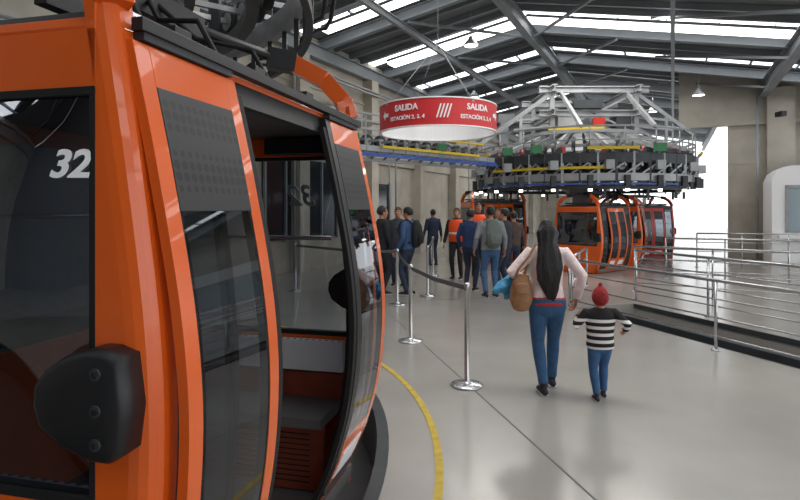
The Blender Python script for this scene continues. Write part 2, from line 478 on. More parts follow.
def sstrip(bm, x0, x1, z0, z1, off, th, mi, far=False, k=1.0):
    R = []
    for z in zlev(z0, z1):
        yo = -(bulge(z)*k+off); yi = yo+th
        if far: yo, yi = WD-yo, WD-yi
        R.append([Vector((x0, yo, z)), Vector((x1, yo, z)), Vector((x1, yi, z)), Vector((x0, yi, z))] if th else [Vector((x0, yo, z)), Vector((x1, yo, z))])
    ring_loft(bm, R, mi, th > 0, th == 0, th > 0)
MATS = ['orange', 'black', 'dglass', 'dglass2', 'white', 'perfb', 'perfw', 'seat', 'seatk', 'roofgrey', 'rubber', 'sssteel', 'dsteel']
I = {k: i for i, k in enumerate(MATS)}
def gondola(name, org, ang, s=1, paint='orange', opened=True, number='32', hang=3.5):
    e = empty(name, org, ang, s)
    mats = [M[paint]]+[M[k] for k in MATS[1:]]
    bm = bmesh.new()
    for fx in (0, 1):
        for fy in (0, 1):
            R = []
            for z in ZL+[2.36, 2.42]:
                b = -bulge(z)
                c = [(0, .05), (0, b+.08), (.004, b+.05), (.014, b+.025), (.03, b+.009), (.05, b+.001), (.07, b), (.11, b), (.11, b+.05), (.06, b+.06), (.05, .05)]
                R.append([Vector((L-x if fx else x, WD-y if fy else y, z)) for x, y in c])
            ring_loft(bm, R, 0, True, False)
            X = (lambda x: L-x) if fx else (lambda x: x); Y = (lambda y: WD-y) if fy else (lambda y: y)
            pts = [(.05, .04, 2.34), (.07, .08, 2.46), (.1, .2, 2.6), (.17, .42, 2.72)]
            for i_, (a, b) in enumerate(zip(pts[:-1], pts[1:])): beam(bm, (X(a[0]), Y(a[1]), a[2]), (X(b[0]), Y(b[1]), b[2]), .1, .11, 0)
            beam(bm, (X(.15), Y(.38), 2.71), (X(.22), Y(.55), 2.74), .12, .13, I['black'])
            tube(bm, [(X(.2), Y(.5), 2.74), (X(.5), Y(.72), 2.80), (X(.8), Y(.82), 2.82)], .035, 8, I['black'])
    for x, sg in ((0, 1), (L, -1)):
        box(bm, (x+sg*.025, WD/2, .40), (.05, WD-.1, .97), 0)
        box(bm, (x+sg*.025, WD/2, 2.185), (.05, WD-.1, .17), 0)
        box(bm, (x+sg*.02, WD/2, .90), (.045, WD-.1, .03), I['rubber'])
        box(bm, (x+sg*.02, WD/2, 2.09), (.045, WD-.1, .025), I['rubber'])
        for y in (.06, WD-.06): box(bm, (x+sg*.02, y, 1.50), (.042, .02, 1.18), I['rubber'])
    sstrip(bm, .11, L-.11, -.08, .9, 0, .04, 0, True)
    sstrip(bm, .11, L-.11, 2.12, 2.27, 0, .04, 0, True)
    sstrip(bm, L/2-.03, L/2+.03, .9, 2.12, 0, .04, I['black'], True)
    sstrip(bm, .11, L-.11, -.08, .05, 0, .05, 0)
    sstrip(bm, .11, L-.11, 2.17, 2.27, -.01, .04, I['black'])
    box(bm, (L/2, -.03, 2.30), (L-.15, .04, .04), I['black'])
    for a, b in ((.11, .16), (.45, .5), (L-.16, L-.11), (L-.5, L-.45)): sstrip(bm, a, b, .05, 2.17, -.02, .03, I['black'])
    leafs = (.06, L-.09-LW) if opened else (L/2-LW-.01, L/2+.01)
    for n, x0 in enumerate(leafs):
        o = .022; kk = 1.35; x1 = x0+LW
        for a, b in ((x0, x0+.07), (x1-.07, x1)):
            inner = (n == 1 and a == x0)
            sstrip(bm, a, b, .06, 2.25, o, .035, I['black'] if inner and opened else 0, k=kk)
        sstrip(bm, x0+.07, x1-.07, 2.12, 2.25, o, .035, 0, k=kk)
        sstrip(bm, x0+.07, x1-.07, .06, .42, o, .035, 0, k=kk)
        sstrip(bm, x0+.07, x1-.07, 1.74, 2.12, o+.002, .02, I['perfb'], k=kk)
        sstrip(bm, x0+.13, x1-.11, .17, .33, o+.006, .01, I['white'], k=kk)
        sstrip(bm, x0+.07, x0+.09, .42, 1.74, o-.002, .03, I['rubber'], k=kk)
        sstrip(bm, x1-.09, x1-.07, .42, 1.74, o-.002, .03, I['rubber'], k=kk)
        xe = x1 if n == 0 else x0-.045
        sstrip(bm, xe, xe+.045, .1, 2.2, o-.005, .03, I['rubber'], k=kk)
        for z in (2.24, .1): box(bm, (x0+LW/2, -bulge(z)-.015, z+.03), (.5, .04, .03), I['dsteel'])
    def rr(i, z): return [Vector((x, y, z)) for x, y in ((i+.06, i), (L-i-.06, i), (L-i, i+.06), (L-i, WD-i-.06), (L-i-.06, WD-i), (i+.06, WD-i), (i, WD-i-.06), (i, i+.06))]
    ring_loft(bm, [rr(.01, 2.26), rr(.0, 2.28), rr(.015, 2.31)], 0, True, False)
    ring_loft(bm, [rr(.03, 2.30), rr(.05, 2.34), rr(.3, 2.39), rr(.6, 2.40)], I['roofgrey'], True, False)
    for y in (.35, WD-.35): beam(bm, (.1, y, 2.43), (L-.1, y, 2.43), .05, .06, I['black'])
    box(bm, (L/2, WD/2, 2.8), (.9, .3, .14), I['black'])
    # roof door-drive gear and cables
    cyl(bm, (.25, .16, 2.40), (L-.25, .16, 2.40), .022, 8, I['sssteel'])
    for x in (.5, 1.1, 1.7): box(bm, (x, .17, 2.38), (.1, .12, .09), I['black'])
    for k in range(3):
        tube(bm, [(.4+.5*k, .2, 2.4), (.45+.5*k, .35, 2.62), (.7+.3*k, .6, 2.66), (L/2, WD/2-.1, 2.85)], .014, 6, I['rubber'])
    box(bm, (L/2, WD/2, 0), (L-.08, WD-.06, .08), I['seatk'])
    box(bm, (L/2, WD/2, -.1), (L-.4, WD-.4, .12), I['dsteel'])
    box(bm, (L/2, WD/2, 2.235), (L-.14, WD-.12, .02), I['seatk'])
    for x, sg in ((.05, 1), (L-.05, -1)):
        box(bm, (x+sg*.24, WD/2, .47), (.46, WD-.12, .06), I['seatk'])
        box(bm, (x+sg*.40, WD/2, .25), (.03, WD-.12, .40), I['seat'])
        for k in range(10): box(bm, (x+sg*.416, WD/2, .10+k*.032), (.008, WD-.3, .008), I['rubber'])
        box(bm, (x+sg*.07, WD/2, .58), (.06, WD-.12, .16), I['seat'])
        box(bm, (x+sg*.06, WD/2, .77), (.05, WD-.12, .2), I['perfw'])
    tube(bm, [(.3, WD+.02, 1.7), (L-.3, WD+.02, 1.7)], .015, 8, I['sssteel'])
    tube(bm, [(L-.1, .15, 1.55), (L-.1, WD-.15, 1.55)], .015, 8, I['sssteel'])
    tube(bm, [(L/2+.25, WD/2, .05), (L/2+.25, WD/2, 2.23)], .018, 8, I['sssteel'])
    box(bm, (L-.12, .4, 2.16), (.12, .4, .1), I['black'])
    mk('cabin_body', bm, mats, e, bevel=.006)
    bm = bmesh.new()
    for x, sg in ((.012, -1), (L-.012, 1)):
        R = []
        for j in range(15):
            z = .88+1.22*j/14
            R.append([Vector((x+sg*ebow(.05+(WD-.1)*i/30, z), .05+(WD-.1)*i/30, z)) for i in range(31)])
        ring_loft(bm, R, I['dglass2'] if sg < 0 else I['dglass'], False, True, False)
    sstrip(bm, .11, L-.11, .9, 2.12, -.02, 0, I['dglass'], True)
    sstrip(bm, .16, .45, .05, 2.17, -.01, 0, I['dglass']); sstrip(bm, L-.45, L-.16, .05, 2.17, -.01, 0, I['dglass'])
    for x0 in leafs: sstrip(bm, x0+.075, x0+LW-.075, .42, 1.74, .02, 0, I['dglass'], k=1.35)
    mk('cabin_glazing', bm, mats, e)
    bm = bmesh.new()
    out = [(-.10, 1.35), (-.05, 1.37), (0.0, 1.37), (.09, 1.345), (.16, 1.30), (.20, 1.25), (.205, 1.19), (.18, 1.13), (.10, 1.075), (0.0, 1.045), (-.06, 1.045), (-.105, 1.075), (-.118, 1.2)]
    cc = (.02, 1.21)
    for fx in (0, 1):
        for fy in (0, 1):
            X = (lambda x: L-x) if fx else (lambda x: x); Y = (lambda y: WD-y) if fy else (lambda y: y)
            R = []
            for dep, k in ((.04, .96), (-.05, .96), (-.066, .945), (-.076, .90), (-.082, .82), (-.084, .4)):
                R.append([Vector((X(dep), Y(cc[0]+(y-cc[0])*k), cc[1]+(z-cc[1])*k)) for y, z in out])
            ring_loft(bm, R, 0, True, True)
            for z in (1.30, 1.20, 1.11):
                cyl(bm, (X(-.08), Y(-.03), z), (X(-.090), Y(-.03), z), .017, 12, 1)
                cyl(bm, (X(-.090), Y(-.03), z), (X(-.094), Y(-.03), z), .009, 6, 2)
    mk('bumper', bm, [M['black'], M['dsteel'], M['rubber']], e)
    if number:
        bm = bmesh.new()
        def f1(co):
            y = .125-co.x; z = 1.84+co.y
            return Vector((.006-ebow(y, z)-co.z, y, z))
        def f2(co):
            y = .42+co.x; z = 1.77+co.y
            return Vector((L-.006+ebow(y, z)+co.z, y, z))
        add_text(bm, number, .112, None, 0, .25, f1)
        add_text(bm, number, .2, None, 0, .25, f2)
        mk('cabin_number', bm, [M['white']], e)
    bm = bmesh.new()
    tube(bm, [(L/2, WD/2, 2.85), (L/2, WD/2, hang-.35), (L/2, WD/2+.06, hang-.15), (L/2, WD/2+.02, hang)], .06, 12, 0)
    box(bm, (L/2, WD/2, hang+.02), (.6, .14, .16), 0)
    tire(bm, (L/2+.2, WD/2+.14, hang+.05), (0, 1, 0), .09, .06, 0); tire(bm, (L/2-.2, WD/2+.14, hang+.05), (0, 1, 0), .09, .06, 0)
    tube(bm, [(L/2-.3, WD/2-.1, 2.88), (L/2-.2, WD/2, 3.0), (L/2+.2, WD/2, 3.0), (L/2+.3, WD/2-.1, 2.88)], .03, 8, 0)
    mk('hanger', bm, [M['dsteel']], e)
    return e
gondola('gondola_cabin', (-.83, 1.6, 0), math.radians(76))
def gc(cx, cy, deg, s, **k):
    a = math.radians(deg); x, y = L/2*s, WD/2*s
    gondola('gondola_cabin', (cx-(x*math.cos(a)-y*math.sin(a)), cy-(x*math.sin(a)+y*math.cos(a)), .08), a, s, opened=False, **k)
gc(5.45, 15.8, 40, .74, hang=3.2, number='15')
gc(6.75, 17.3, 62, .74, hang=3.2, number='18')
gc(8.3, 19.4, 10, .74, paint='red', hang=3.2, number='21')
gc(3.05, 18.5, 8, .80, hang=3.1, number='28')

# ------------------------------------------------------------------ near carousel track
E = empty('carousel_track')
bm = bmesh.new(); r0 = 3.9; z = 3.62
ring_box(bm, (CX, CY), r0-.06, r0+.06, z-.06, z+.06, -80, 88, 60, 0)
ring_box(bm, (CX, CY), r0+.45, r0+.55, z+.1, z+.35, -80, 88, 60, 1)
ring_box(bm, (CX, CY), r0-.6, r0-.5, z+.1, z+.35, -80, 88, 60, 0)
for a in range(-78, 88, 6):
    t = math.radians(a); d = Vector((math.cos(t), math.sin(t), 0)); p = Vector((CX, CY, 0))+d*r0
    tire(bm, p+Vector((0, 0, z+.38))+d*.2, d, .22, .1, 2, 1, 14)
    beam(bm, p+d*-.6+Vector((0, 0, z+.38)), p+d*.5+Vector((0, 0, z+.38)), .05, .06, 1)
    beam(bm, p+d*.5+Z*(z-.3), p+d*.5+Z*(z+.5), .04, .05, 0)
    if a % 24 == 18:
        beam(bm, p+Vector((0, 0, z+.1)), p+Vector((0, 0, zr(-5)-1.2)), .12, .12, 0)
ring_box(bm, (CX, CY), r0+.46, r0+.52, z-.34, z-.26, -80, 88, 60, 0)
for o_, ph in ((.7, 0), (.62, 1.2)):
    tube(bm, [Vector((CX+(r0+o_)*math.cos(math.radians(a)), CY+(r0+o_)*math.sin(math.radians(a)), z-.05+.08*math.sin(a*.3+ph))) for a in range(-70, 88, 4)], .02, 8, 2)
mk('track', bm, [M['dsteel'], M['steel'], M['tyre']], E)

# ------------------------------------------------------------------ bullwheel station
SS = 1.10
SX, SY = 5.1, 15.2
WX, WY, WZ = 5.85, 18.1, -.40
E = empty('bullwheel_station', (WX-SS*SX, WY-SS*SY, WZ), 0, SS)
bm = bmesh.new()
c = (SX, SY); ZF = .37
ring_box(bm, c, 2.92, 3.04, 2.62, 2.80, 0, 360, 72, 1)
ring_box(bm, c, 2.45, 2.55, 2.62, 2.78, 0, 360, 72, 1)
ring_box(bm, c, 2.66, 2.74, 2.42, 2.52, 0, 360, 72, 0)
ring_box(bm, c, 2.5, 3.0, 3.24, 3.29, 0, 360, 72, 1)
ring_box(bm, c, 3.0, 3.04, 3.05, 3.29, 0, 360, 72, 0)
ring_box(bm, c, 2.0, 2.25, 2.9, 3.2, 0, 360, 72, 1)
ring_box(bm, c, 2.25, 2.3, 2.85, 3.25, 0, 360, 72, 2)
ring_box(bm, c, 2.38, 2.44, 3.5, 3.58, 0, 360, 60, 1)
ring_box(bm, c, 1.75, 1.82, 3.95, 4.03, 0, 360, 60, 1)
for a in range(0, 360, 15):
    R = []
    for aa in (a+1.5, a+13.5):
        t = math.radians(aa); d = Vector((math.cos(t), math.sin(t), 0)); p = Vector((SX, SY, 0))
        R.append([p+d*2.3+Z*3.42, p+d*1.0+Z*4.05, p+d*1.0+Z*4.01, p+d*2.3+Z*3.38])
    ring_loft(bm, R, 1, True, False)
for a in range(0, 360, 8):
    t = math.radians(a); d = Vector((math.cos(t), math.sin(t), 0)); p = Vector((SX, SY, 0)); tn = Vector((-d.y, d.x, 0))
    tire(bm, p+d*2.74+Z*2.98, d, .18, .10, 2, 1, 14)
    beam(bm, p+d*2.5+Z*3.0, p+d*3.02+Z*3.0, .05, .06, 1)
    beam(bm, p+d*3.0+tn*.19+Z*2.5, p+d*3.0+tn*.19+Z*3.3, .07, .07, 0 if a % 16 else 1)
    beam(bm, p+d*2.5+Z*2.72, p+d*3.0+Z*2.72, .04, .05, 1)
    beam(bm, p+d*3.02+Z*2.8, p+d*3.02+tn*.4+Z*3.05, .03, .04, 1)
    beam(bm, p+d*2.4+Z*3.5, p+d*3.0+Z*3.3, .04, .05, 0)
    cyl(bm, p+d*2.55+Z*3.3, p+d*2.55+Z*(3.5+.12*(a % 3)), .05, 8, 0 if a % 24 else 3)
    if a % 16 == 0:
        box(bm, p+d*3.1+Z*2.62, (.12, .12, .26), 0); beam(bm, p+d*2.2+Z*3.4, p+d*2.95+Z*3.6, .04, .05, 1)
        cyl(bm, p+d*2.98+Z*3.3, p+d*2.98+Z*3.95, .018, 6, 1)
        cyl(bm, p+d*3.1+Z*2.36, p+d*3.1+Z*2.42, .05, 10, 5)
        box(bm, p+d*2.75+Z*3.38, (.22, .2, .14), 0)
    if a % 24 == 0:
        beam(bm, p+d*.3+Z*3.1, p+d*2.2+Z*3.08, .08, .14, 1)
        beam(bm, p+d*.6+Z*4.3, p+d*2.95+Z*3.45, .07, .1, 1)
        box(bm, p+d*3.1+Z*3.0, (.2, .2, .22), 1)
        beam(bm, p+d*2.7+Z*2.2, p+d*2.7+Z*2.5, .04, .06, 0)
    if a % 72 == 24: box(bm, p+d*2.6+Z*3.40, (.3, .24, .18), 3)
    if a % 72 == 48: beam(bm, p+d*3.1-tn*.5+Z*3.4, p+d*3.1+tn*.7+Z*3.4, .05, .07, 4)
    if a % 72 == 0 or a == 232: box(bm, p+d*3.1+Z*3.42, (.24, .2, .2), 6)
ring_box(bm, c, 2.96, 3.0, 3.93, 3.97, 0, 360, 60, 1)
ring_box(bm, c, 2.96, 3.0, 3.6, 3.63, 0, 360, 60, 1)
ring_box(bm, c, 3.06, 3.1, 2.9, 2.96, 205, 262, 20, 4)
ring_box(bm, c, 3.06, 3.09, 2.52, 2.56, 190, 300, 30, 7)
mk('guide_ring', bm, [M['dsteel'], M['steel'], M['tyre'], M['red'], M['ycable'], M['lampglow'], M['green'], M['blue']], E)
bm = bmesh.new(); p = Vector((SX, SY, 0))
lathe(bm, (SX, SY, 0), [(.45, ZF), (.45, .46), (.26, .54), (.25, 2.3), (.9, 2.72), (1.0, 2.8), (.5, 3.3), (.3, 3.35)], 28, 1)
lathe(bm, (SX, SY, 0), [(1.0, 3.98), (.95, 4.1), (.65, 4.3), (.5, 4.5), (.3, 4.6), (.3, 4.9), (.1, 4.92)], 28, 1)
ZT = 5.25
for sx in (-1, 1):
    for sy in (-1, 1):
        q_ = p+Vector((sx*1.15, sy*1.1, 0))
        beam(bm, q_+Z*3.3, q_+Z*ZT, .12, .12, 1)
for z in (4.55, ZT-.05):
    for sy in (-1, 1): ibeam(bm, p+Vector((-1.5, sy*1.1, z)), p+Vector((1.5, sy*1.1, z)), .14, .18, 1)
    for sx in (-1, 1): ibeam(bm, p+Vector((sx*1.15, -1.4, z)), p+Vector((sx*1.15, 1.4, z)), .14, .18, 1)
box(bm, p+Vector((-.75, -.95, 4.35)), (.5, .4, .35), 1); box(bm, p+Vector((.8, -.9, 4.3)), (.4, .5, .35), 0)
box(bm, p+Vector((.1, -1.15, 4.3)), (.3, .2, .2), 3)
box(bm, p+Vector((-.2, -1.1, 4.78)), (.8, .3, .22), 0)
beam(bm, p+Vector((-1.3, -1.3, 4.1)), p+Vector((.2, -1.35, 4.1)), .07, .09, 2)
for sx in (-1, 1):
    beam(bm, p+Vector((-1.15*sx, -1.1, 4.0)), p+Vector((1.15*sx, -1.1, 5.1)), .05, .05, 1)
    beam(bm, p+Vector((sx*1.15, -1.1, 5.1)), p+Vector((sx*2.8, -1.0, 3.95)), .08, .1, 1)
    beam(bm, p+Vector((sx*1.15, 1.1, 5.1)), p+Vector((sx*2.8, 1.0, 3.95)), .08, .1, 1)
    beam(bm, p+Vector((sx*.9, -1.1, 5.1)), p+Vector((sx*.9, -2.8, 3.95)), .08, .1, 1)
    beam(bm, p+Vector((sx*2.0, -1.05, 3.4)), p+Vector((sx*2.0, -1.05, 4.5)), .07, .07, 1)
    for z in (4.2, 4.45): beam(bm, p+Vector((sx*1.15, -1.08, z)), p+Vector((sx*2.2, -1.05, z-.1)), .05, .05, 1)
for dx in (-1.6, 1.6): beam(bm, p+Vector((dx, 3.6, ZF)), p+Vector((dx, 3.6, ZT)), .28, .28, 1)
beam(bm, p+Vector((-1.8, 3.6, ZT-.1)), p+Vector((1.8, 3.6, ZT-.1)), .25, .3, 1)
for dx in (-1.15, 1.15): beam(bm, p+Vector((dx, 1.2, ZT-.05)), p+Vector((dx, 3.6, ZT-.05)), .14, .2, 1)
mk('drive_frame', bm, [M['dsteel'], M['steel'], M['ycable'], M['red']], E)
# conveyors
def conveyor(name, a0, a1, cables=True, hw=.4, step=.42, hi=True):
    E = empty(name)
    bm = bmesh.new()
    a0 = Vector(a0); a1 = Vector(a1); d = (a1-a0).normalized(); nrm = Vector((-d.y, d.x, 0)).normalized()
    for o in (-hw, hw):
        beam(bm, a0+nrm*o, a1+nrm*o, .08, .12, 1)
        if hi:
            beam(bm, a0+nrm*o+Z*.42, a1+nrm*o+Z*.42, .05, .05, 1)
            beam(bm, a0+nrm*o+Z*.75, a1+nrm*o+Z*.75, .04, .04, 1)
    beam(bm, a0-nrm*.1-Z*.22, a1-nrm*.1-Z*.22, .08, .08, 1)
    n = int((a1-a0).length/step)
    for i in range(n):
        q_ = a0+d*(.2+i*step)
        tire(bm, q_+Z*.2, nrm, .17, .11, 2, 1, 14)
        beam(bm, q_-nrm*hw+Z*.2, q_+nrm*hw+Z*.2, .04, .05, 1)
        beam(bm, q_-nrm*hw-Z*.04, q_-nrm*.1-Z*.22, .05, .04, 1)
        if hi: beam(bm, q_-nrm*(hw+.03)-Z*.06, q_-nrm*(hw+.03)+Z*.2, .06, .03, 1)
        if i % 3 == 0 and hi:
            for o in (-hw, hw): beam(bm, q_+nrm*o, q_+nrm*o+Z*.75, .04, .04, 1)
            beam(bm, q_-nrm*hw+Z*.42, q_+d*step*3-nrm*hw+Z*.75, .025, .025, 1)
        if i % 6 == 2 and hi: box(bm, q_-nrm*(hw+.02)+Z*.5, (.26, .22, .2), 1)
        if i % 7 == 4 and cables: box(bm, q_-nrm*(hw+.1)+Z*.18, (.2, .2, .18), 5)
    if cables:
        for k, o in enumerate((-hw-.08, -hw-.12, -hw-.16)): tube(bm, [a0+nrm*o-Z*(.09+.045*k), (a0+a1)/2+nrm*o-Z*(.12+.03*k), a1+nrm*o-Z*(.09+.045*k)], .016, 6, 3)
        beam(bm, a1-d*4.6-nrm*(hw+.12)+Z*.04, a1-d*.9-nrm*(hw+.12)+Z*.06, .06, .06, 4)
        beam(bm, a1-d*2.6-nrm*(hw+.2)+Z*.34, a1-d*.8-nrm*(hw+.2)+Z*.36, .05, .04, 4)
    mk('conveyor', bm, [M['dsteel'], M['steel'], M['tyre'], M['blue'], M['ycable'], M['green']], E)
conveyor('tire_conveyor', (-4.6, 8.6, 3.02), (2.35, 16.1, 3.1))
for v_ in (2.65, -3.1):
    s0 = Vector((WX, WY, 2.72))+Vector((.899, -.438, 0))*v_+Vector((.438, .899, 0))*2.0
    conveyor('tire_conveyor', s0, s0+Vector((.438, .899, 0))*21, False, .4, .6, False)

# ------------------------------------------------------------------ round hanging sign
E = empty('hanging_sign')
bm = bmesh.new(); sc = (.54, 8.0); R_ = .83
ring_box(bm, sc, R_-.01, R_, 2.82, 3.17, 0, 360, 72, 0)
ring_box(bm, sc, R_-.02, R_-.011, 2.82, 3.17, 0, 360, 72, 1)
ring_box(bm, sc, R_-.03, R_+.006, 2.805, 2.822, 0, 360, 72, 1)
ring_box(bm, sc, R_-.03, R_+.006, 3.168, 3.185, 0, 360, 72, 1)
for a in (0, 90):
    t = math.radians(a+30); beam(bm, (sc[0]-R_*math.cos(t), sc[1]-R_*math.sin(t), 3.15), (sc[0]+R_*math.cos(t), sc[1]+R_*math.sin(t), 3.15), .03, .03, 2)
for a in (30, 120, 210, 300):
    t = math.radians(a); cyl(bm, (sc[0]+R_*.95*math.cos(t), sc[1]+R_*.95*math.sin(t), 3.16), (sc[0], sc[1], 4.1), .004, 6, 2)
cyl(bm, (sc[0], sc[1], 4.08), (sc[0], sc[1], 7.0), .006, 8, 2)
def bend(a0_, z0_):
    def f(co):
        t = co.x/R_+a0_; rr_ = R_+.003+co.z
        return Vector((sc[0]+rr_*math.sin(t), sc[1]-rr_*math.cos(t), z0_+co.y))
    return f
for a0_, s1, s2, sz in ((-.60, 'SALIDA', 'ESTACIÓN 2, 3, 4', .11), (.62, 'SALIDA', 'ESTACIÓN 2, 3, 4', .11), (2.0, 'SALIDA', 'ESTACIÓN 2, 3, 4', .11), (3.3, 'SALIDA', '1', .11)):
    add_text(bm, s1, sz, None, 1, 0, bend(a0_, 3.03)); add_text(bm, s2, .072, None, 1, 0, bend(a0_, 2.91))
f = bend(0, 2.99)
for k in range(4):
    x = -.08+k*.045
    vs = [bm.verts.new(f(Vector((a_, b_, .004)))) for a_, b_ in ((x, -.08), (x+.02, -.08), (x+.075, .1), (x+.055, .1))]
    bm.faces.new(vs).material_index = 1
for a0_ in (-1.08, 1.12):
    pts = [(-.07, 0), (.0, .07), (.0, .025), (.08, .025), (.08, -.025), (0, -.025), (0, -.07)]
    f = bend(a0_, 3.0); vs = [bm.verts.new(f(Vector((x if a0_ < 0 else -x, y, .004)))) for x, y in pts]
    for tri in ((0, 1, 6), (2, 3, 4, 5)):
        fc = bm.faces.new([vs[i] for i in tri]); fc.material_index = 1
mk('sign_drum', bm, [M['redsign'], M['white'], M['steel']], E, recalc=False)

# ------------------------------------------------------------------ people
def remeshed(bm, vox, mi, it=4):
    bmesh.ops.recalc_face_normals(bm, faces=bm.faces)
    me = bpy.data.meshes.new('tmp'); bm.to_mesh(me); bm.free()
    o = bpy.data.objects.new('tmp', me); scene.collection.objects.link(o)
    r = o.modifiers.new('r', 'REMESH'); r.mode = 'VOXEL'; r.voxel_size = vox
    s = o.modifiers.new('s', 'SMOOTH'); s.iterations = it; s.factor = .5
    dg = bpy.context.evaluated_depsgraph_get()
    out = bpy.data.meshes.new_from_object(o.evaluated_get(dg)); bpy.data.objects.remove(o)
    for p in out.polygons: p.material_index = mi; p.use_smooth = True
    return out
def ik(a, b, l1, l2, pole):
    d = b-a; D = d.length
    if D > (l1+l2)*.995: b = a+d.normalized()*(l1+l2)*.995; d = b-a; D = d.length
    x = (l1*l1-l2*l2+D*D)/(2*D); h = math.sqrt(max(0, l1*l1-x*x)); n = d/D
    pl = (pole-n*pole.dot(n)).normalized()
    return a+n*x+pl*h, b
def hand(bm, w, d, side, nrm, curl, mi):
    d = d.normalized(); side = (side-d*side.dot(d)).normalized(); nrm = d.cross(side).normalized()*(1 if d.cross(side).dot(nrm) > 0 else -1)
    limb(bm, [w-d*.02, w+d*.02, w+d*.06, w+d*.09], [(.026, .02), (.034, .018), (.041, .016), (.039, .013)], side, 10, mi)
    for i, ln in enumerate((.072, .08, .075, .058)):
        b = w+d*.088+side*(.029-.0195*i); dd = d.copy(); pts = [b-d*.01, b]
        for k in (.45, .3, .25):
            dd = (dd+nrm*curl*(.9 if k == .45 else 1.2)).normalized(); b = b+dd*ln*k; pts.append(b)
        limb(bm, pts, [.009, .0092, .0088, .0078, .0065], side, 7, mi)
    b = w+d*.025+side*.03; t1 = (d*.65+side*.7+nrm*.2).normalized(); t2 = (d*.9+side*.25+nrm*curl).normalized()
    limb(bm, [b-side*.012, b+t1*.035, b+t1*.035+t2*.03, b+t1*.035+t2*.05], [.013, .012, .0105, .008], side, 7, mi)

